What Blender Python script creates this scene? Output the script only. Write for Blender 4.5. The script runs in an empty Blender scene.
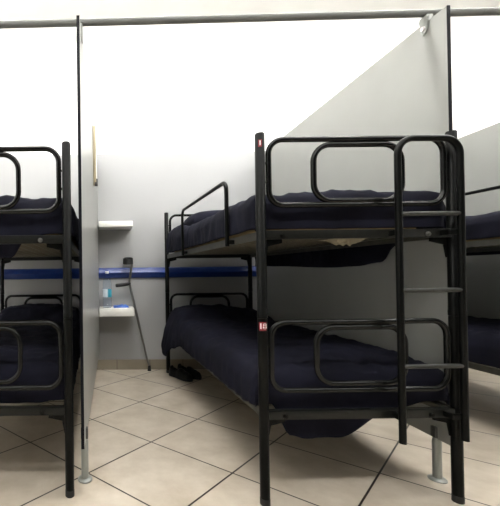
import bpy, bmesh, math, random
from mathutils import Vector, Matrix, noise
PI = math.pi
scene = bpy.context.scene
COL = scene.collection
random.seed(7)

# ------------------------------------------------------------------ materials
def new_mat(name):
    m = bpy.data.materials.new(name); m.use_nodes = True
    nt = m.node_tree
    b = nt.nodes.get('Principled BSDF')
    return m, nt, b

def plain(name, col, rough=.5, metal=0., spec=.5, var=0., scale=20., bump=0., bscale=200., coat=0., sheen=0.):
    m, nt, b = new_mat(name)
    N, L = nt.nodes, nt.links
    b.inputs['Base Color'].default_value = (*col, 1)
    b.inputs['Roughness'].default_value = rough
    b.inputs['Metallic'].default_value = metal
    b.inputs['Specular IOR Level'].default_value = spec
    b.inputs['Coat Weight'].default_value = coat
    b.inputs['Sheen Weight'].default_value = sheen
    tc = N.new('ShaderNodeTexCoord')
    if var:
        n = N.new('ShaderNodeTexNoise'); n.inputs['Scale'].default_value = scale; n.inputs['Detail'].default_value = 5
        L.new(tc.outputs['Object'], n.inputs['Vector'])
        r = N.new('ShaderNodeMapRange'); r.inputs[1].default_value = .3; r.inputs[2].default_value = .7
        r.inputs[3].default_value = 1-var; r.inputs[4].default_value = 1+var
        L.new(n.outputs['Fac'], r.inputs['Value'])
        v = N.new('ShaderNodeVectorMath'); v.operation = 'SCALE'; v.inputs[0].default_value = col
        L.new(r.outputs[0], v.inputs['Scale']); L.new(v.outputs[0], b.inputs['Base Color'])
    if bump:
        n2 = N.new('ShaderNodeTexNoise'); n2.inputs['Scale'].default_value = bscale; n2.inputs['Detail'].default_value = 3
        L.new(tc.outputs['Object'], n2.inputs['Vector'])
        bp = N.new('ShaderNodeBump'); bp.inputs['Strength'].default_value = bump; bp.inputs['Distance'].default_value = .002
        L.new(n2.outputs['Fac'], bp.inputs['Height']); L.new(bp.outputs[0], b.inputs['Normal'])
    return m

M = {}
M['black'] = plain('black_enamel', (.0032, .0036, .0033), .34, 0, .11, .15, 30)
M['loop'] = plain('glossy_black_tube', (.0032, .0036, .0033), .2, 0, .28, .15, 30)
M['blackrail'] = plain('black_enamel_worn', (.008, .0085, .0075), .36, 0, .22, .2, 40)
M['rail'] = plain('grey_steel_rail', (.06, .058, .048), .45, .3, .5, .25, 15)
M['steel'] = plain('bright_steel', (.22, .22, .21), .4, 1.)
M['rung'] = plain('rung_enamel_shine', (.03, .031, .029), .35, .2, .4, .2, 60)  # base colour lifted to grey: the highlight on the rungs is painted in
M['wire'] = plain('steel_wire', (.16, .15, .12), .5, .6)
M['rubber'] = plain('black_rubber', (.008, .008, .008), .6)
M['blanket'] = plain('navy_blanket', (.0080, .0083, .0158), .9, 0, .12, .4, 5, .5, 420)
M['pillow'] = plain('navy_pillowcase', (.0080, .0084, .0158), .9, 0, .12, .3, 8, .5, 420)
M['mattress'] = plain('tan_ticking', (.17, .125, .06), .9, 0, .2, .3, 9, .3, 60)
M['sheet'] = plain('off_white_sheet', (.42, .37, .27), .9, 0, .2, .12, 20)
M['panel'] = plain('grey_laminate', (.25, .253, .24), .3, 0, .35, .03, 4)
M['edge'] = plain('dark_edge_strip', (.004, .0045, .008), .5, 0, .15)
M['foot'] = plain('satin_foot_tube', (.30, .315, .295), .35, .3)
M['shelf'] = plain('white_laminate', (.82, .81, .76), .35)
M['wall'] = plain('white_wall_paint', (.90, .895, .87), .85, 0, .2, .015, 3)
M['ceiling'] = plain('ceiling_paint', (.80, .79, .765), .9, 0, .2, .02, 3)
M['wainscot'] = plain('pale_grey_wall_panel', (.335, .338, .338), .45, 0, .35, .015, 2)
M['pipe'] = plain('grey_tube', (.15, .155, .15), .6, .05, .5, .08, 8)
M['cream'] = plain('cream_plastic', (.40, .34, .22), .45)
M['tube'] = plain('opal_plastic', (.85, .85, .80), .3)
M['greytip'] = plain('dark_grey_plastic', (.08, .08, .075), .5)
M['alu'] = plain('grey_alloy', (.20, .195, .18), .35, .7)
M['shoe'] = plain('black_shoe_leather', (.003, .003, .0034), .5, 0, .25)
M['sole'] = plain('black_shoe_sole', (.004, .004, .004), .8)
M['lining'] = plain('dark_shoe_lining', (.010, .010, .011), .9)
M['red'] = plain('red_sticker', (.19, .005, .015), .4)
M['white'] = plain('white_print', (.85, .80, .82), .5)
M['cap'] = plain('white_cap', (.85, .87, .9), .4)
m, nt, b = new_mat('teal_white_label')
tc = nt.nodes.new('ShaderNodeTexCoord'); sp = nt.nodes.new('ShaderNodeSeparateXYZ'); nt.links.new(tc.outputs['Object'], sp.inputs[0])
rp = nt.nodes.new('ShaderNodeValToRGB'); mr = nt.nodes.new('ShaderNodeMapRange'); mr.inputs[1].default_value = -.045; mr.inputs[2].default_value = .045
nt.links.new(sp.outputs[0], mr.inputs[0]); nt.links.new(mr.outputs[0], rp.inputs[0]); nt.links.new(rp.outputs[0], b.inputs['Base Color'])
e = rp.color_ramp.elements; e[0].position = .5; e[0].color = (.62, .70, .76, 1); e[1].position = .6; e[1].color = (.02, .26, .36, 1)
M['label'] = m
M['packet'] = plain('blue_packet', (.03, .12, .50), .35, 0, .5, .3, 25)
M['lamp'] = plain('lamp_housing', (.7, .7, .7), .5)
# bottle: clear plastic
m, nt, b = new_mat('clear_plastic')
b.inputs['Base Color'].default_value = (.90, .95, 1, 1); b.inputs['Roughness'].default_value = .06
b.inputs['Transmission Weight'].default_value = 1; b.inputs['IOR'].default_value = 1.12
M['bottle'] = m
# blue rail
M['blue'] = plain('blue_wall_rail', (.009, .036, .20), .3, 0, .5)

def floor_mat():
    m, nt, b = new_mat('beige_diagonal_tiles'); N, L = nt.nodes, nt.links
    tc = N.new('ShaderNodeTexCoord'); sx = N.new('ShaderNodeSeparateXYZ')
    L.new(tc.outputs['Object'], sx.inputs[0])
    def mth(op, a, c=None):
        n = N.new('ShaderNodeMath'); n.operation = op
        for i, v in enumerate((a, c)):
            if v is None: continue
            if isinstance(v, (int, float)): n.inputs[i].default_value = v
            else: L.new(v, n.inputs[i])
        return n.outputs[0]
    X = mth('DIVIDE', mth('SUBTRACT', sx.outputs[0], .264), .355)
    Y = mth('DIVIDE', mth('SUBTRACT', sx.outputs[1], 2.057), .3175)
    a = mth('MULTIPLY', mth('SUBTRACT', X, Y), .5); c = mth('MULTIPLY', mth('ADD', X, Y), .5)
    def dist(v):
        f = mth('FRACT', mth('ADD', v, .5)); return mth('ABSOLUTE', mth('SUBTRACT', f, .5))
    d = mth('MINIMUM', dist(a), dist(c))
    g = N.new('ShaderNodeMapRange'); g.inputs[1].default_value = .0065; g.inputs[2].default_value = .0105
    L.new(d, g.inputs['Value'])                       # 0 grout .. 1 tile
    # per tile tone
    ia = mth('FLOOR', a); ic = mth('FLOOR', c)
    cmb = N.new('ShaderNodeCombineXYZ'); L.new(ia, cmb.inputs[0]); L.new(ic, cmb.inputs[1])
    wn = N.new('ShaderNodeTexWhiteNoise'); wn.noise_dimensions = '3D'; L.new(cmb.outputs[0], wn.inputs['Vector'])
    no = N.new('ShaderNodeTexNoise'); no.inputs['Scale'].default_value = 5; no.inputs['Detail'].default_value = 7
    no.inputs['Roughness'].default_value = .6
    L.new(tc.outputs['Object'], no.inputs['Vector'])
    rmp = N.new('ShaderNodeValToRGB')
    e = rmp.color_ramp.elements
    e[0].position = .3; e[0].color = (.43, .37, .29, 1); e[1].position = .72; e[1].color = (.60, .54, .455, 1)
    L.new(no.outputs['Fac'], rmp.inputs[0])
    sc = N.new('ShaderNodeVectorMath'); sc.operation = 'SCALE'
    L.new(rmp.outputs[0], sc.inputs[0])
    L.new(mth('ADD', mth('MULTIPLY', wn.outputs['Value'], .08), .95), sc.inputs['Scale'])
    mx = N.new('ShaderNodeMix'); mx.data_type = 'RGBA'
    mx.inputs[6].default_value = (.016, .012, .010, 1)
    L.new(g.outputs[0], mx.inputs[0]); L.new(sc.outputs[0], mx.inputs[7])
    L.new(mx.outputs[2], b.inputs['Base Color'])
    b.inputs['Roughness'].default_value = .33; b.inputs['Specular IOR Level'].default_value = .4
    bp = N.new('ShaderNodeBump'); bp.inputs['Strength'].default_value = .4; bp.inputs['Distance'].default_value = .002
    L.new(g.outputs[0], bp.inputs['Height']); L.new(bp.outputs[0], b.inputs['Normal'])
    return m
M['floor'] = floor_mat()

def base_mat():
    m, nt, b = new_mat('beige_skirting_tiles'); N, L = nt.nodes, nt.links
    tc = N.new('ShaderNodeTexCoord'); sx = N.new('ShaderNodeSeparateXYZ'); L.new(tc.outputs['Object'], sx.inputs[0])
    def mth(op, a, c):
        n = N.new('ShaderNodeMath'); n.operation = op
        for i, v in enumerate((a, c)):
            if isinstance(v, (int, float)): n.inputs[i].default_value = v
            else: L.new(v, n.inputs[i])
        return n.outputs[0]
    f = mth('FRACT', mth('ADD', mth('DIVIDE', mth('SUBTRACT', sx.outputs[0], .123), .335), .5), 0)
    d = mth('ABSOLUTE', mth('SUBTRACT', f, .5), 0)
    g = N.new('ShaderNodeMapRange'); g.inputs[1].default_value = .008; g.inputs[2].default_value = .018
    L.new(d, g.inputs['Value'])
    no = N.new('ShaderNodeTexNoise'); no.inputs['Scale'].default_value = 6; L.new(tc.outputs['Object'], no.inputs['Vector'])
    rmp = N.new('ShaderNodeValToRGB'); e = rmp.color_ramp.elements
    e[0].color = (.21, .18, .13, 1); e[1].color = (.30, .265, .205, 1); L.new(no.outputs['Fac'], rmp.inputs[0])
    mx = N.new('ShaderNodeMix'); mx.data_type = 'RGBA'; mx.inputs[6].default_value = (.16, .13, .10, 1)
    L.new(g.outputs[0], mx.inputs[0]); L.new(rmp.outputs[0], mx.inputs[7]); L.new(mx.outputs[2], b.inputs['Base Color'])
    b.inputs['Roughness'].default_value = .4
    return m
M['skirting'] = base_mat()

# ------------------------------------------------------------------ mesh helpers
class MB:
    def __init__(s): s.bm = bmesh.new(); s.mi = 0
    def _f(s, vs):
        try:
            f = s.bm.faces.new(vs); f.material_index = s.mi; return f
        except ValueError: return None
    def box(s, x0, x1, y0, y1, z0, z1, bev=0., seg=2):
        t = bmesh.new()
        bmesh.ops.create_cube(t, size=1)
        for v in t.verts:
            v.co = Vector(((x0+x1)/2+v.co.x*(x1-x0), (y0+y1)/2+v.co.y*(y1-y0), (z0+z1)/2+v.co.z*(z1-z0)))
        if bev: bmesh.ops.bevel(t, geom=t.edges[:], offset=bev, segments=seg, affect='EDGES', profile=.5)
        s.merge(t); return s
    def merge(s, t):
        mp = {v: s.bm.verts.new(v.co) for v in t.verts}
        for f in t.faces: s._f([mp[v] for v in f.verts])
        t.free()
    def tube(s, pts, r, n=12, closed=False, caps=True, radii=None):
        pts = [Vector(p) for p in pts]; k = len(pts); rings = []
        tan = []
        for i in range(k):
            if closed: t = pts[(i+1) % k]-pts[i-1]
            elif i == 0: t = pts[1]-pts[0]
            elif i == k-1: t = pts[-1]-pts[-2]
            else: t = (pts[i+1]-pts[i]).normalized()+(pts[i]-pts[i-1]).normalized()
            tan.append(t.normalized())
        up = Vector((0, 0, 1)) if abs(tan[0].z) < .9 else Vector((0, 1, 0))
        nrm = (up-tan[0]*up.dot(tan[0])).normalized()
        for i in range(k):
            if i:
                ax = tan[i-1].cross(tan[i])
                if ax.length > 1e-8:
                    nrm = Matrix.Rotation(tan[i-1].angle(tan[i]), 3, ax.normalized()) @ nrm
                nrm = (nrm-tan[i]*nrm.dot(tan[i])).normalized()
            bi = tan[i].cross(nrm); rr = radii[i] if radii else r
            rings.append([s.bm.verts.new(pts[i]+(nrm*math.cos(2*PI*j/n)+bi*math.sin(2*PI*j/n))*rr) for j in range(n)])
        for i in range(k if closed else k-1):
            A, B = rings[i], rings[(i+1) % k]
            for j in range(n): s._f([A[j], A[(j+1) % n], B[(j+1) % n], B[j]])
        if caps and not closed:
            s._f(rings[0][::-1]); s._f(rings[-1])
        return s
    def lathe(s, prof, c=(0, 0, 0), n=24, axis='z', caps=True):
        rings = []
        for r, h in prof:
            ring = []
            for j in range(n):
                a = 2*PI*j/n; p = (r*math.cos(a), r*math.sin(a), h)
                if axis == 'x': p = (p[2], p[0], p[1])
                if axis == 'y': p = (p[0], -p[2], p[1])
                ring.append(s.bm.verts.new(Vector(c)+Vector(p)))
            rings.append(ring)
        for A, B in zip(rings, rings[1:]):
            for j in range(n): s._f([A[j], A[(j+1) % n], B[(j+1) % n], B[j]])
        if caps: s._f(rings[0][::-1]); s._f(rings[-1])
        return s
    def prism(s, poly, y0, y1):            # polygon in xz pushed along y
        A = [s.bm.verts.new((x, y0, z)) for x, z in poly]; B = [s.bm.verts.new((x, y1, z)) for x, z in poly]
        n = len(poly)
        for j in range(n): s._f([A[j], A[(j+1) % n], B[(j+1) % n], B[j]])
        s._f(A[::-1]); s._f(B); return s
    def grid(s, P, closed_u=False):
        V = [[s.bm.verts.new(p) for p in row] for row in P]
        for i in range(len(V)-1):
            R = len(V[i])
            for j in range(R if closed_u else R-1):
                s._f([V[i][j], V[i][(j+1) % R], V[i+1][(j+1) % R], V[i+1][j]])
        return V
    def xf(s, mat): bmesh.ops.transform(s.bm, matrix=mat, verts=s.bm.verts); return s
    def build(s, name, mats, parent=None, smooth=True, sharp=40, loc=None):
        bmesh.ops.remove_doubles(s.bm, verts=s.bm.verts, dist=1e-6)
        bmesh.ops.recalc_face_normals(s.bm, faces=s.bm.faces)
        me = bpy.data.meshes.new(name)
        if smooth:
            for f in s.bm.faces: f.smooth = True
            for e in s.bm.edges:
                if len(e.link_faces) == 2 and e.calc_face_angle(0) > math.radians(sharp): e.smooth = False
        s.bm.to_mesh(me); s.bm.free()
        for m in (mats if isinstance(mats, (list, tuple)) else [mats]): me.materials.append(m)
        o = bpy.data.objects.new(name, me); COL.objects.link(o)
        if parent: o.parent = parent
        if loc: o.location = loc
        return o

def arc_path(corners, r, seg=7, closed=False):
    """polyline with rounded corners"""
    pts = [Vector(c) for c in corners]; n = len(pts); out = []
    for i, p in enumerate(pts):
        if not closed and i in (0, n-1): out.append(p); continue
        a = (pts[i-1]-p).normalized(); b = (pts[(i+1) % n]-p).normalized()
        ang = a.angle(b); d = r/math.tan(ang/2)
        c = p+(a+b).normalized()*(r/math.sin(ang/2))
        s0 = p+a*d-c; s1 = p+b*d-c; tot = s0.angle(s1); ax = s0.cross(s1).normalized()
        for k in range(seg+1): out.append(c+Matrix.Rotation(tot*k/seg, 3, ax) @ s0)
    return out

def thing(name, label, cat, loc=(0, 0, 0), rz=0., group=None):
    o = bpy.data.objects.new(name, None); COL.objects.link(o); o.empty_display_size = .1
    o.location = loc; o.rotation_euler = (0, 0, rz)
    return tag(o, label, cat, group)
def tag(o, label, cat, group=None):
    o['label'] = label; o['category'] = cat
    if group: o['group'] = group
    return o
def struct(o): o['kind'] = 'structure'; return o

# ------------------------------------------------------------------ room shell
X0, X1, Y0, YW, ZC = -2.0, 6.2, -2.2, 3.606, 3.593
GT = 2.212                                   # top of the pale grey wall panelling
struct(MB().box(X0, X1, Y0, YW, -.1, 0).build('floor', M['floor'], smooth=False))
struct(MB().box(X0, X1, Y0, YW, ZC, ZC+.1).build('ceiling', M['ceiling'], smooth=False))
w = MB().box(X0, X1, YW, YW+.15, 0, ZC)
struct(w.build('wall_back', M['wall'], smooth=False))
struct(MB().box(X0-.15, X0, Y0, YW, 0, ZC).build('wall_left', M['wall'], smooth=False))
struct(MB().box(X1, X1+.15, Y0, YW, 0, ZC).build('wall_right', M['wall'], smooth=False))
struct(MB().box(X0, X1, YW-.010, YW, .1, GT).build('trim_1', M['wainscot'], smooth=False))
struct(MB().box(X0, X1, YW-.018, YW, 0, .102, .003).build('baseboard_back', M['skirting'], smooth=False))
bl = MB()
yb = YW-.010
prof = [(0, .935), (-.016, .940), (-.024, .952), (-.026, .972), (-.034, .980), (-.037, .989), (-.034, .998), (-.026, 1.006), (-.024, 1.025), (-.016, 1.037), (0, 1.042)]
A = [[(x, yb+dy, z) for dy, z in prof] for x in (X0, X1)]
V = bl.grid(A); bl._f(V[0]); bl._f(V[1][::-1])
struct(bl.build('trim_2', M['blue'], sharp=60))

# ------------------------------------------------------------------ bunk bed
W, L = .821, 1.965
PR, TR = .020, .0118
def loop_pts(x0, x1, z0, z1, r, y):
    return arc_path([(x0, y, z0), (x1, y, z0), (x1, y, z1), (x0, y, z1)], r, 8, True)

def text_mesh(txt, size):
    cu = bpy.data.curves.new('t', 'FONT'); cu.body = txt; cu.size = size; cu.align_x = 'CENTER'; cu.align_y = 'CENTER'
    cu.offset = .0012
    to = bpy.data.objects.new('t', cu); COL.objects.link(to)
    dg = bpy.context.evaluated_depsgraph_get()
    me = bpy.data.meshes.new_from_object(to.evaluated_get(dg))
    bpy.data.objects.remove(to); return me

def sticker(parent, x, z, txt, w, h):
    mb = MB(); r = PR+.0006; half = w/2/r
    a0 = -PI/2-.36
    rows = [[(r*math.cos(a0-half+2*half*i/10), r*math.sin(a0-half+2*half*i/10), zz) for i in range(11)] for zz in (z-h/2, z+h/2)]
    rows2 = [[(c[0]*.985, c[1]*.985, c[2]) for c in row] for row in rows]
    mb.grid(rows); mb.grid(rows2)
    me = text_mesh(txt, h*.88); mb.mi = 1
    t = bmesh.new(); t.from_mesh(me)
    for v in t.verts:
        a = a0+v.co.x/r
        v.co = Vector(((r+.0005)*math.cos(a), (r+.0005)*math.sin(a), z+v.co.y))
    mb.merge(t)
    for v in mb.bm.verts: v.co.x += x
    return mb.build('number_sticker', [M['red'], M['white']], parent, smooth=False)

def make_bed(label, cx, cy, rz, mirror=False, ladder=True, guard=True, stickers=False):
    t = thing('bunk_bed', label, 'bunk bed', (cx, cy, 0), rz, 'black bunk beds in the cubicles')
    ox, oy = -W/2, -L/2
    sgn = -1 if mirror else 1
    def place(mb):
        mb.xf(Matrix.Translation((ox, oy, 0)))
        if mirror: mb.xf(Matrix.Scale(-1, 4, (1, 0, 0)))
        return mb
    B = lambda mb, name, mat, par=t, **k: place(mb).build(name, mat, par, **k)
    # posts
    for ix, px in enumerate((0, W)):
        for iy, py in enumerate((0, L)):
            mb = MB().lathe([(PR-.001, .012), (PR, .02), (PR, .786), (PR-.002, .7875), (PR-.002, .7895), (PR+.0012, .791), (PR+.0012, .812), (PR, .814), (PR, 1.572), (PR-.003, 1.578)], (px, py, 0), 20)
            po = B(mb, 'post', M['black'])
            B(MB().lathe([(PR-.001, 0), (PR+.0006, .002), (PR+.0006, .028), (PR, .030)], (px, py, 0), 20), 'foot_cap', M['rubber'], po)
            if stickers and ix == 0 and iy == 0:
                for z, txt, w_, h_ in ((.757, '18', .032, .036), (1.530, '1', .014, .030)):
                    s = sticker(po, 0, z, txt, w_, h_)
                    for v in s.data.vertices: v.co.x += ox; v.co.y += oy
    # end frames: rounded loops between the posts, two tiers, both ends
    for py, sg in ((0, -1), (L, 1)):
        for z0, z1, zi0, zi1 in ((1.270, 1.551, 1.287, 1.527), (.481, .770, .508, .747)):
            mb = MB().tube(loop_pts(.036, W-.034, z0, z1, .062, py), TR, 12, True)
            for px, d in ((PR-.004, 1), (W-PR+.004, -1)):            # weld stubs to the posts
                for zz in (z0+.10, z1-.10):
                    mb.tube([(px, py, zz), (px+d*.018, py, zz)], .006, 8)
            e = B(mb, 'end_rail', M['loop'])
            B(MB().tube(loop_pts(.229, .606, zi0, zi1, .072, py), TR, 12, True), 'inner_rail', M['loop'], e)
        for zb in (1.125, .361):
            mb = MB().box(.016, W-.016, py-.012 if sg < 0 else py-.004, py+.004 if sg < 0 else py+.012, zb, zb+.037, .002)
            # flat top flange of the angle
            mb.box(.022, W-.022, min(py, py-sg*.024), max(py, py-sg*.024), zb+.030, zb+.0335)
            c = B(mb, 'crossbar', M['blackrail'])
            for px in (.085, W-.118):
                b_ = MB().lathe([(.011, 0), (.011, .003), (.0075, .0035), (.007, .008), (.002, .009)], (px, py+sg*.012, zb+.014), 12, 'y')
                if sg > 0: b_.xf(Matrix.Translation((px, py+.012, 0)) @ Matrix.Rotation(PI, 4, 'Z') @ Matrix.Translation((-px, -py-.012, 0)))
                st = sg < 0 and zb > 1 and px > .4
                bo_ = B(b_, 'bolt', M['steel'] if st else M['black'], c)
                if st: bo_['label'] = 'bright steel bolt'
            for px, d in ((0, 1), (W, -1)):                           # hook brackets onto the posts
                x_in, x_out = px+d*.092, px+d*.014
                poly = [(x_out, zb-.085), (x_out+d*.008, zb-.085), (x_out+d*.018, zb-.030), (x_in, zb-.016), (x_in, zb+.004), (x_out, zb+.004)]
                B(MB().prism(poly, py-sg*.004, py-sg*.012), 'bracket', M['black'], smooth=False)
    # side rails and wire base
    for zb in (1.125, .361):
        for px, d in ((0, 1), (W, -1)):
            mb = MB().box(min(px, px+d*.004), max(px, px+d*.004), .018, L-.018, zb, zb+.037)
            mb.box(min(px, px+d*.028), max(px, px+d*.028), .026, L-.026, zb+.026, zb+.030)
            B(mb, 'side_rail', M['rail'], smooth=False)
        mb = MB(); z = zb+.0325
        for i in range(13):
            x = .03+(W-.06)*i/12; mb.tube([(x, .066, z), (x, L-.066, z)], .0016, 5)
        for i in range(30):
            y = .07+(L-.14)*i/29; mb.tube([(.01, y, z), (W-.01, y, z)], .0016, 5)
        B(mb, 'wire_base', M['wire'])
    if guard:
        gx = -.034
        p = arc_path([(gx, .295, 1.118), (gx, .295, 1.452), (gx, 1.20, 1.462), (gx, 1.20, 1.118)], .05, 8)
        mb = MB().tube(p, .0105, 12)
        for y in (.295, 1.20): mb.box(-.026, 0, y-.012, y+.012, 1.128, 1.150, .002)
        B(mb, 'guard_rail', M['black'])
    if ladder:
        ly, xl, xr = -.051, .546, .804
        p = arc_path([(xl, ly, .275), (xl, ly, 1.532), (xr, ly, 1.532), (xr, ly, .283)], .066, 9)
        mb = MB().tube(p, .0128, 14)
        for zb in (1.143, .379):
            for x in (xl, ): mb.box(x-.010, x+.010, ly+.008, -.012, zb-.012, zb+.012, .002)
            mb.box(xr-.045, xr-.010, ly+.001, ly+.009, zb-.012, zb+.012, .002).box(xr-.052, xr-.040, ly+.001, -.012, zb-.012, zb+.012, .002)
        la = B(mb, 'ladder', M['black'])
        for z in (1.219, .903, .590):
            B(MB().tube([(xl+.006, ly, z), (xr-.006, ly, z)], .0095, 12), 'rung', M['rung'], la)
    return t

TH = .0245
def bed_center(flx, fly, rz=TH):                # from the front left post
    c, s = math.cos(rz), math.sin(rz)
    return flx+c*W/2-s*L/2, fly+s*W/2+c*L/2
BEDS = {}
cC = bed_center(.672, 1.506); cL = bed_center(-.984, 1.546, .022); cR = bed_center(2.318, 1.506)
BEDS['c'] = make_bed('black metal bunk bed in the middle cubicle with red number stickers on its post', *cC, TH, stickers=True)
BEDS['l'] = make_bed('black metal bunk bed cut off by the left picture edge, beside the bottle cubicle partition', *cL, .022, ladder=False)
BEDS['r'] = make_bed('black metal bunk bed glimpsed at the right picture edge behind the ladder', *cR, TH)

# ------------------------------------------------------------------ bedding (in bed coordinates, origin at the front left post)
def lerp_tab(tab, v):
    if v <= tab[0][0]: return tab[0][1]
    for (a, A_), (b, B_) in zip(tab, tab[1:]):
        if v <= b:
            f = (v-a)/(b-a); f = f*f*(3-2*f); return A_+(B_-A_)*f
    return tab[-1][1]

def bed_mat(key):
    c, rz = {'c': (cC, TH), 'l': (cL, .022), 'r': (cR, TH)}[key]
    return Vector((c[0], c[1], 0)), rz

def put(mb, name, mats, key, **k):
    c, rz = bed_mat(key)
    mb.xf(Matrix.Translation((-W/2, -L/2, 0)))
    o = mb.build(name, mats, None, **k)
    o.location = c; o.rotation_euler = (0, 0, rz)
    return o

def mattress(key, zb, label):
    x0, x1, y0, y1 = .045, W-.045, .095, L-.100
    mb = MB().box(x0, x1, y0, y1, zb, zb+.125, .03, 4)
    bmesh.ops.subdivide_edges(mb.bm, edges=[e for e in mb.bm.edges if e.calc_length() > .3], cuts=14, use_grid_fill=True)
    for v in mb.bm.verts:
        if v.co.z < zb+.004: v.co.z = zb
    o = put(mb, 'mattress', M['mattress'], key)
    tag(o, label, 'mattress', 'mattresses on the bunks')
    return o

def blanket(key, label, zt, hl, hr, hf, hh, bump=None, seed=0, xl=.002, xr=W-.002, yf=.036, yh=L-.065, crown=.02, wr=1., bulge=None):
    """hl/hr: hem height along y at left / right; hf/hh: hem height along x at foot / head"""
    R = .055; nu, nv = 84, 150
    w, l = xr-xl, yh-yf
    so = Vector((seed*3.1, seed*1.7, seed*.9))
    def side(d):                                  # arc-length d past the edge -> (outward, down)
        q = R*PI/2
        if d <= q: a = d/R; return R*math.sin(a), R*(1-math.cos(a))
        return R, R+(d-q)
    def param(k, n, tot_in, d0, d1):
        s = k/n*(tot_in+d0+d1)-d0
        return s
    P = []
    HMAX = {}
    for j in range(nv+1):
        row = []
        # along
        for i in range(nu+1):
            # interior spans between the starts of the rounded shoulders
            iw, il = w-2*R, l-2*R
            q = R*PI/2
            n0u, n0v = int(nu*.2), int(nv*.2)
            yloc = min(max((j-n0v)/(nv-2*n0v), 0), 1)*il+R; xloc = min(max((i-n0u)/(nu-2*n0u), 0), 1)*iw+R
            dl = q+max(0, zt-R-lerp_tab(hl, yloc+yf)); dr = q+max(0, zt-R-lerp_tab(hr, yloc+yf))
            df = q+max(0, zt-R-lerp_tab(hf, xloc+xl)); dh = q+max(0, zt-R-lerp_tab(hh, xloc+xl))
            # split rows and columns so that the folds keep enough vertices
            def split(k, n, inner, d0, d1):
                n0, n1 = int(n*.2), int(n*.2); ni = n-n0-n1
                if k < n0: return -d0*(1-k/n0)
                if k > n-n1: return inner+d1*(k-(n-n1))/n1
                return inner*(k-n0)/ni
            s = split(i, nu, iw, dl, dr); t_ = split(j, nv, il, df, dh)
            dx = -s if s < 0 else (s-iw if s > iw else 0); dy = -t_ if t_ < 0 else (t_-il if t_ > il else 0)
            ux, uz = side(dx) if dx else (0, 0); vx, vz = side(dy) if dy else (0, 0)
            bx = xl+R+min(max(s, 0), iw)+(-ux if s < 0 else ux); by = yf+R+min(max(t_, 0), il)+(-vx if t_ < 0 else vx)
            if dx and dy:                        # corner: round it and hang both skirts
                k = math.hypot(ux, vx)
                if k > R: bx = xl+R+min(max(s, 0), iw)+(-1 if s < 0 else 1)*ux*R/k*(1+.12*(k/R-1)); by = yf+R+min(max(t_, 0), il)+(-1 if t_ < 0 else 1)*vx*R/k*(1+.12*(k/R-1))
                z = zt-max(uz, vz)-.25*min(uz, vz)*(1 if max(uz, vz) < R else .2)
            else: z = zt-max(uz, vz)
            fx = (bx-xl)/w; fy = (by-yf)/l
            top = max(0, 1-max(uz, vz)/.09)
            z += crown*top*max(0, 4*fx*(1-fx))**.6*min(1, max(0, 6*fy))**.7
            if bump: z += bump(bx, by)*top
            p = Vector((bx, by, z))
            n1 = noise.noise(Vector((bx*3.2, by*2.1, z*3))+so)
            n2 = noise.noise(Vector((bx*9+by*4, by*5-bx*3, z*6))+so*2)
            n3 = 1-abs(noise.noise(Vector((bx*5+by*6, by*4-bx*5, z*3))+so*3))*2
            n4 = 1-abs(noise.noise(Vector((bx*7-by*11, by*7+bx*6, z*4))+so*4))*2.4
            n5 = noise.noise(Vector((bx*22, by*16, z*12))+so*5)
            amp = wr*(.009*n1+.005*n2+.006*n3+.005*n4+.002*n5)
            if max(uz, vz) > R*.8:               # hanging skirts ripple sideways
                hang = max(uz, vz)
                rip = wr*(.005*n1+.005*n2+.0065*n4+.002*n5)*min(1, hang/.1)+.003
                if dx >= dy: p.x += (-1 if s < 0 else 1)*max(rip, -.003)
                else: p.y += (-1 if t_ < 0 else 1)*max(min(rip, .003), -.003)
            else: p.z += amp*top
            if bulge and s < 0: p.x -= bulge(p.y)*min(1, uz/.26)
            row.append(p)
        P.append(row)
    mb = MB(); mb.grid(P)
    o = put(mb, 'blanket', M['blanket'], key, sharp=180)
    sd = o.modifiers.new('thickness', 'SOLIDIFY'); sd.thickness = .006; sd.offset = -1
    tag(o, label, 'blanket', 'navy blankets on the bunks')
    return o

def pillow(key, label, cx, cy, z, sx, sy, h, rz=0., tilt=0.):
    mb = MB(); n = 28; rows_t, rows_b = [], []
    for j in range(n+1):
        a, b_ = [], []
        for i in range(n+1):
            u, v = i/n*2-1, j/n*2-1
            e = max(0, (1-u**4)*(1-v**4))**.5
            pinch = 1-.06*(u*u*v*v)
            x = u*sx/2*(1-.07*(1-v*v)*abs(u)**3*0+0)*pinch; y = v*sy/2*pinch
            wz = .006*noise.noise(Vector((x*9, y*9, z*3)))*e
            a.append((x, y, h*e*.86+wz)); b_.append((x, y, -h*.10*e))
        rows_t.append(a); rows_b.append(b_)
    mb.grid(rows_t); mb.grid(rows_b)
    mb.xf(Matrix.Translation((cx, cy, z)) @ Matrix.Rotation(rz, 4, 'Z') @ Matrix.Rotation(tilt, 4, 'X'))
    o = put(mb, 'pillow', M['pillow'], key, sharp=180)
    tag(o, label, 'pillow', 'navy pillows at the bed heads')
    return o

FOOT = [(.05, .413), (.10, .4015), (.68, .4015), (.75, .413)]
def head_bump(h, y0=1.46, y1=1.66, xa=.0, xb=W):
    def f(x, y):
        a = min(1, max(0, (y-y0)/(y1-y0))); a = a*a*(3-2*a)
        ex = max(0, 1-abs((x-(xa+xb)/2)/((xb-xa)/2))**4)
        b = 1-.35*min(1, max(0, (y-1.80)/.14))
        return h*a*ex**.5*b
    return f

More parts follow.
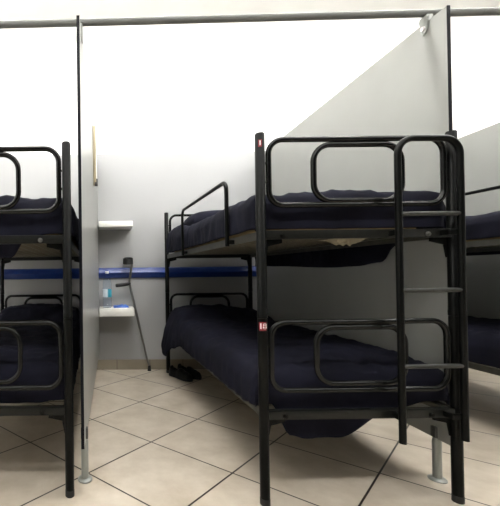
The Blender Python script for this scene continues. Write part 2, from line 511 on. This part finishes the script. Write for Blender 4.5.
def sm(a, b, v):
    v = min(1, max(0, (v-a)/(b-a))); return v*v*(3-2*v)
def lower_bump(x, y):
    f = y-(1.50+.55*x)                          # diagonal edge of the turned-back end
    return head_bump(.07)(x, y)+.022*sm(-.015, .03, f)*sm(.75, .5, x)
ZU, ZL = 1.164, .400                            # undersides of the mattresses
flat = lambda z: [(0, z)]
names = {'c': 'the middle bunk bed', 'l': 'the left-edge bunk bed', 'r': 'the right-edge bunk bed'}
for k in 'clr':
    mattress(k, ZU, 'tan mattress on the upper bunk of %s, seen from below' % names[k])
    mattress(k, ZL, 'mattress covered by the navy blanket on the lower bunk of %s' % names[k])

def upper_bump(x, y): return .055*sm(1.32, 1.58, y)*sm(.125, .05, x)
def upper_left(k): return [(.0, 1.178), (.2, 1.172), (1.5, 1.168), (1.9, 1.175)]
# middle bed
blanket('c', 'navy blanket on the middle upper bunk, hanging below its frame by the partition', 1.330,
        upper_left('c'), [(.22, 1.168), (.30, 1.12), (.42, 1.03), (.6, 1.012), (.8, 1.008), (1.5, 1.028), (1.9, 1.04)], flat(1.172), flat(1.18), upper_bump, seed=1, xl=-.012, xr=W+.026, crown=.028, wr=1.4, bulge=lambda y: .018*sm(1.2, 1.6, y))
blanket('c', 'rumpled navy blanket on the lower bunk of the middle bed, dropping off its head corner', .552,
        [(.06, .405), (.16, .386), (1.35, .384), (1.55, .33), (1.70, .225), (1.95, .21)], [(.0, .40), (.6, .33), (1.8, .33)],
        [(.05, .412), (.13, .275), (.20, .259), (.34, .263), (.57, .375), (.73, .415)], flat(.42), lower_bump, seed=2, xl=-.014, xr=W+.016, crown=.03, wr=1.7, bulge=lambda y: .062*min(1, max(0, (y-1.35)/.3)))
pillow('c', 'navy pillow at the head of the upper bunk of the middle bed', .435, 1.66, 1.402, .66, .44, .155, 0, .05)
# left bed
blanket('l', 'navy blanket on the upper bunk of the left-edge bed', 1.338,
        upper_left('l'), flat(1.168), [(.05, 1.174), (.13, 1.06), (.56, 1.065), (.64, 1.16), (.75, 1.172)], flat(1.18), seed=3, xr=W+.022, crown=.03, wr=1.6)
blanket('l', 'dark navy blanket humped over the lower bunk of the left-edge bed', .552,
        flat(.41), flat(.41), FOOT, flat(.42), head_bump(.11), seed=4, crown=.03, wr=1.6)
pillow('l', 'navy pillow at the head of the left-edge bed, upper bunk', .40, 1.685, 1.408, .68, .38, .14, 0, .06)
# right bed
blanket('r', 'navy blanket on the upper bunk at the right picture edge', 1.318, upper_left('r'), flat(1.10), flat(1.172), flat(1.18), seed=5, xr=W+.026)
blanket('r', 'navy blanket on the lower bunk at the right picture edge', .565,
        flat(.405), [(1.65, .36), (1.78, .412)], FOOT, flat(.42), head_bump(.08), seed=6, xr=W+.02, crown=.04, wr=1.3)

# crumpled sheet ends poking out under the upper bunks
def crumple(key, label, cx, cy, z, sx, sy, sz, seed):
    mb = MB(); n = 22; P = []
    for j in range(n+1):
        row = []
        for i in range(n+1):
            u, v = i/n*2-1, j/n*2-1
            q = noise.noise(Vector((u*2.3+seed, v*2.3, seed))); q2 = noise.noise(Vector((u*5+seed, v*5, seed*2)))
            e = max(0, 1-u*u)*max(0, 1-v*v)
            row.append((cx+u*sx/2*(1+.15*q2), cy+v*sy/2*(1+.2*q), z-sz*e*(.75+.6*q+.35*q2)))
        P.append(row)
    mb.grid(P)
    top = [[(p[0], p[1], z+.001) for p in row] for row in P]; mb.grid(top)
    o = put(mb, 'crumpled_sheet', M['sheet'], key, sharp=30)
    tag(o, label, 'sheet'); return o
crumple('c', 'crumpled off-white sheet end bulging under the upper bunk of the middle bed', .62, .36, 1.155, .16, .20, .038, 3)
crumple('l', 'small crumpled off-white sheet end under the upper bunk of the left-edge bed', .70, .13, 1.155, .07, .10, .02, 8)

# ------------------------------------------------------------------ partitions
def partition(label, xf, xb, clamp_side=-1, strip=False):
    """xf / xb: x of the left (or seen) face at the front edge and at the wall"""
    yf, yb_ = 1.587, YW-.012
    ang = math.atan2(-(xb-xf), yb_-yf)
    t = thing('partition_panel', label, 'partition', (xf, yf, 0), ang, 'grey cubicle partitions')
    Lp = math.hypot(xb-xf, yb_-yf)-.004
    T = .013
    MB().box(0, T, .0015, Lp, .195, 2.166).build('board', M['panel'], t, smooth=False)
    MB().box(-.0006, T+.0006, -.001, .0016, .1945, 2.1665).build('edge_strip', M['edge'], t, smooth=False)
    for y in (.098, ):
        fp = MB().lathe([(.0175, .006), (.0175, .180), (.0165, .184), (.0165, .1945)], (T/2, y, 0), 18)
        fp.box(-.004, T+.004, y-.010, y+.010, .19, .215, .002)
        f = fp.build('foot_tube', M['foot'], t)
        MB().lathe([(.035, 0), (.035, .006), (.031, .010), (.019, .013)], (T/2, y, 0), 22).build('foot_flange', M['foot'], f)
        g = MB().box(-.0105, T+.0105, y-.013, y+.013, .200, .250, .002)
        g.build('foot_clip', M['greytip'], f)
    # clamp onto the overhead tube
    yc = .111
    c = MB()
    for sx in (-.007, T+.001):
        pts = []
        for k in range(13):
            a = PI+PI*k/12; pts.append((yc+.018*math.cos(a), 2.134+.022*math.sin(a)))
        poly = pts+[(yc+.020, 2.165), (yc+.026, 2.186), (yc-.026, 2.186), (yc-.020, 2.165)]
        A = [c.bm.verts.new((sx, y, z)) for y, z in poly]; B_ = [c.bm.verts.new((sx+.006, y, z)) for y, z in poly]
        for j in range(len(poly)): c._f([A[j], A[(j+1) % len(poly)], B_[(j+1) % len(poly)], B_[j]])
        c._f(A[::-1]); c._f(B_)
    c.box(-.007, T+.007, yc-.022, yc+.022, 2.1665, 2.196, .002)
    co = c.build('clamp', M['foot'], t, smooth=False)
    MB().lathe([(.010, -.0135), (.011, -.007)], (0, yc, 2.138), 16, 'x').build('clamp_screw', M['white'], co)
    return t
partition('pale grey partition seen almost edge-on, left of the crutch and shelves', -.111, -.066)
partition('grey partition seen flat behind the middle bunk bed and ladder', 1.546, 1.600)
partition('grey partition at the far right edge behind the right bunk bed', 3.178, 3.225)

# strip fixture on the left partition
sf = thing('strip_fixture', 'narrow cream strip with dark lower end fixed high on the left partition', 'fixture', (-.0725, 2.75, 1.68), -.0222)
MB().box(0, .010, -.03, .03, .0, .46, .003).build('back_plate', M['cream'], sf)
MB().box(.010, .022, -.030, -.020, .02, .46, .002).box(.010, .022, .020, .030, .02, .46, .002).box(.010, .022, -.02, .02, .448, .46, .002).build('side_lip', M['cream'], sf)
MB().lathe([(.009, .055), (.010, .06), (.010, .44), (.009, .445)], (.018, 0, 0), 14).build('light_tube', M['tube'], sf)
MB().box(.0095, .034, -.020, .020, -.004, .050, .006).build('end_fitting', M['greytip'], sf)

# ------------------------------------------------------------------ overhead tube
pz, py = 2.2135, 1.698
pt = thing('overhead_tube', 'long grey metal tube running across above the partitions', 'pipe', ((X0+X1)/2, py, pz))
ce = (X0+X1)/2; js = 1.815
MB().tube([(X0-ce, 0, 0), (js-ce-.001, 0, 0)], .0165, 18).build('tube_length', M['pipe'], pt)
MB().tube([(js-ce+.001, 0, 0), (X1-ce, 0, 0)], .0165, 18).build('tube_length', M['pipe'], pt)
MB().tube([(js-ce-.0015, 0, 0), (js-ce+.0015, 0, 0)], .0155, 18).build('joint_pin', M['greytip'], pt)

# ------------------------------------------------------------------ shelves and what stands on them
yw = YW-.010
s1 = MB().box(-.045, .283, 3.35, yw, 1.432, 1.486, .003).build('wall_shelf', M['shelf'])
tag(s1, 'upper white wall shelf, empty, in the corner above the crutch', 'shelf', 'white wall shelves')
s2 = MB().box(-.047, .287, 3.35, yw, .573, .648, .003).build('wall_shelf', M['shelf'])
tag(s2, 'lower white wall shelf holding the water bottle', 'shelf', 'white wall shelves')

bt = thing('water_bottle', 'clear plastic water bottle with teal label on the lower shelf', 'bottle', (.030, 3.44, .6492))
r = .043
body = [(.030, .0), (.038, .002), (.042, .012), (.0425, .03), (.040, .036), (.0425, .042), (.0425, .075), (.040, .08), (.0425, .086), (.0425, .20), (.040, .206), (.0425, .212), (.0425, .235), (.038, .265), (.026, .300), (.015, .322), (.0135, .335), (.0135, .345)]
mb = MB().lathe(body, (0, 0, 0), 28, 'z', False)
mb._f([v for v in mb.bm.verts][:28][::-1])
bo = mb.build('bottle_body', M['bottle'], bt)
sd = bo.modifiers.new('wall', 'SOLIDIFY'); sd.thickness = .0012; sd.offset = -1
MB().lathe([(.0432, .105), (.0436, .106), (.0436, .180), (.0432, .181)], (0, 0, 0), 28, 'z', False).build('bottle_label', M['label'], bt)
MB().lathe([(.0155, .334), (.016, .336), (.016, .354), (.0145, .357)], (0, 0, 0), 24).build('bottle_cap', M['cap'], bt)

mb = MB(); P1, P2 = [], []
for j in range(15):
    a, b_ = [], []
    for i in range(25):
        u, v = i/24*2-1, j/14*2-1
        e = max(0, (1-u**6)*(1-v**4))**.5
        q = noise.noise(Vector((u*2.5, v*2, 4)))
        a.append((u*.074, v*.045, .002+.027*e*(.8+.5*q))); b_.append((u*.074, v*.045, .0))
    P1.append(a); P2.append(b_)
mb.grid(P1); mb.grid(P2)
pk = mb.build('blue_packet', M['packet'], None, sharp=60); pk.location = (.165, 3.46, .648); pk.rotation_euler = (0, 0, .12)
tag(pk, 'small blue packet lying beside the bottle on the lower shelf', 'packet')

# ------------------------------------------------------------------ crutch
cr = thing('crutch', 'grey forearm crutch with black grip leaning on the back wall', 'crutch', (.448, 3.545, 0))
O = Vector((.448, 3.545, 0))
def rel(*p): return Vector(p)-O
tip, hand, neck = Vector((.446, 3.545, .03)), Vector((.256, 3.546, .880)), Vector((.284, 3.548, 1.075))
d = (hand-tip).normalized()
mb = MB().tube([rel(*tip), rel(*(tip+d*.42))], .0095, 12)
mb.tube([rel(*(tip+d*.40)), rel(*(tip+d*.405)), rel(*hand), rel(.262, 3.547, .93), rel(.276, 3.548, 1.02), rel(*neck), rel(.285, 3.548, 1.12)], .0115, 12)
mb.build('shaft', M['alu'], cr)
MB().tube([rel(.262, 3.546, .884), rel(.235, 3.530, .876), rel(.17, 3.51, .868), rel(.125, 3.495, .864), rel(.118, 3.493, .864)], .0145, 14, radii=[.012, .017, .0185, .019, .015]).build('hand_grip', M['rubber'], cr)
mb = MB(); cc = Vector((.243, 3.520, 1.108)); P = []
for rr in (.050, .044):
    for zz in ((-.029, .029) if rr == .050 else (.029, -.029)):
        P.append([rel(*(cc+Vector((rr*math.cos(a), rr*math.sin(a), zz+.010*math.sin(a*1.0))))) for a in [math.radians(-175+310*k/26) for k in range(27)]])
P.append(P[0])
V = mb.grid(P)
mb._f([V[q][0] for q in range(4)]); mb._f([V[q][-1] for q in range(4)][::-1])
mb.build('forearm_cuff', M['rubber'], cr)
MB().lathe([(.019, 0), (.020, .004), (.0165, .012), (.0145, .045), (.013, .052)], (tip.x-O.x, 0, 0), 16).build('rubber_tip', M['rubber'], cr)

# ------------------------------------------------------------------ shoes
def shoe(label, x, y, rz):
    t = thing('shoe', label, 'shoe', (x, y, 0), rz, 'pair of black shoes')
    Ls = .27; n, m_ = 26, 18
    hw = lambda q: .036+.012*math.sin(PI*min(1, q*1.15)**1.3)+.002
    outline = []
    def half(q):
        base = [(0, .012), (.03, .026), (.12, .033), (.35, .033), (.55, .041), (.75, .045), (.9, .036), (.97, .022), (1, .008)]
        return lerp_tab(base, q)
    P = [[], []]
    mb = MB(); rows = []
    for k, (z, gr) in enumerate(((0, .002), (.018, .004), (.024, .002))):
        ring = [((half(i/n)+gr), (i/n-.5)*Ls, z) for i in range(n+1)]+[(-(half(i/n)+gr), (i/n-.5)*Ls, z) for i in range(n, -1, -1)]
        rows.append(ring)
    V = mb.grid(rows, True); mb._f(V[0][::-1]); mb._f(V[-1])
    mb.build('sole', M['sole'], t)
    mb = MB(); rows = []
    ht = [(0, .062), (.06, .075), (.3, .062), (.5, .070), (.7, .050), (.88, .038), (1, .014)]
    for i in range(n+1):
        q = i/n; w_ = half(q); h = lerp_tab(ht, q); row = []
        for j in range(m_+1):
            a = PI*j/m_
            x_ = w_*math.cos(a); x_ = math.copysign(abs(math.cos(a))**.75*w_, math.cos(a)); z_ = .022+h*math.sin(a)**.8
            if .09 < q < .46 and 4 < j < m_-4: z_ = .036
            row.append((x_, (q-.5)*Ls*.985, z_))
        rows.append(row)
    mb.grid(rows); mb.build('upper', M['shoe'], t, sharp=70)
    MB().box(-.02, .02, -.095, -.01, .028, .0375, .004).build('insole', M['lining'], t)
    return t
shoe('left black shoe of the pair under the head of the middle bed', .705, 3.290, math.radians(214))
shoe('right black shoe of the pair, further under the middle bed', .798, 3.352, math.radians(217))

# ------------------------------------------------------------------ ceiling lamps (real fittings, out of the frame) with area light tubes
def ceiling_lamp(label, x, y, l, power):
    t = thing('ceiling_lamp', label, 'lamp', (x, y, ZC), 0, 'ceiling strip lamps')
    mb = MB().prism([(-.11, 0), (.11, 0), (.07, -.05), (-.07, -.05)], -.5, .5)
    mb.xf(Matrix.Rotation(PI/2, 4, 'Z') @ Matrix.Scale(l, 4, (0, 1, 0)))
    mb.build('housing', M['lamp'], t, smooth=False)
    MB().box(-l/2+.02, l/2-.02, -.09, .09, -.17, -.11, .012).build('diffuser', glow(power), t)
    for x_ in (-l/2+.2, l/2-.2): MB().tube([(x_, 0, -.12), (x_, 0, -.04)], .006, 8).build('hanger', M['lamp'], t)
def glow(p):
    m, nt, b = new_mat('lamp_glow'); b.inputs['Base Color'].default_value = (.8, .8, .8, 1)
    b.inputs['Emission Color'].default_value = (1, .99, .965, 1); b.inputs['Emission Strength'].default_value = p
    return m
for x in (-1.45, .2, 1.85, 3.5):
    for y, p in ((1.92, 20.5), (-.2, 10.5)):
        ceiling_lamp('white strip lamp hanging from the ceiling above the bunk beds, out of view' if y > 0 else
                     'white strip lamp hanging from the ceiling in front of the bunk beds, out of view', x, y, 1.5, p)

wd = bpy.data.worlds.new('World'); scene.world = wd; wd.use_nodes = True
wd.node_tree.nodes['Background'].inputs[0].default_value = (.9, .95, 1, 1)
wd.node_tree.nodes['Background'].inputs[1].default_value = .02

# ------------------------------------------------------------------ camera
cd = bpy.data.cameras.new('Camera'); co = bpy.data.objects.new('Camera', cd); COL.objects.link(co); scene.camera = co
roll, pitch, yaw = -.0121, .0074, -.0208
f = Vector((math.sin(yaw)*math.cos(pitch), math.cos(yaw)*math.cos(pitch), math.sin(pitch)))
rt = Vector((math.cos(yaw), -math.sin(yaw), 0)); up = rt.cross(f)
rt2 = rt*math.cos(roll)+up*math.sin(roll); up2 = up*math.cos(roll)-rt*math.sin(roll)
co.matrix_world = Matrix(((rt2.x, up2.x, -f.x, 0), (rt2.y, up2.y, -f.y, 0), (rt2.z, up2.z, -f.z, .99), (0, 0, 0, 1)))
cd.sensor_fit = 'HORIZONTAL'; cd.sensor_width = 36; cd.lens = 350/500*36
cd.shift_x = (250-96.58)/500; cd.shift_y = (270.5-253)/500
cd.clip_start = .02

vs = scene.view_settings
vs.view_transform = 'Standard'; vs.look = 'None'; vs.gamma = 1; vs.use_curve_mapping = False; vs.exposure = 1.35
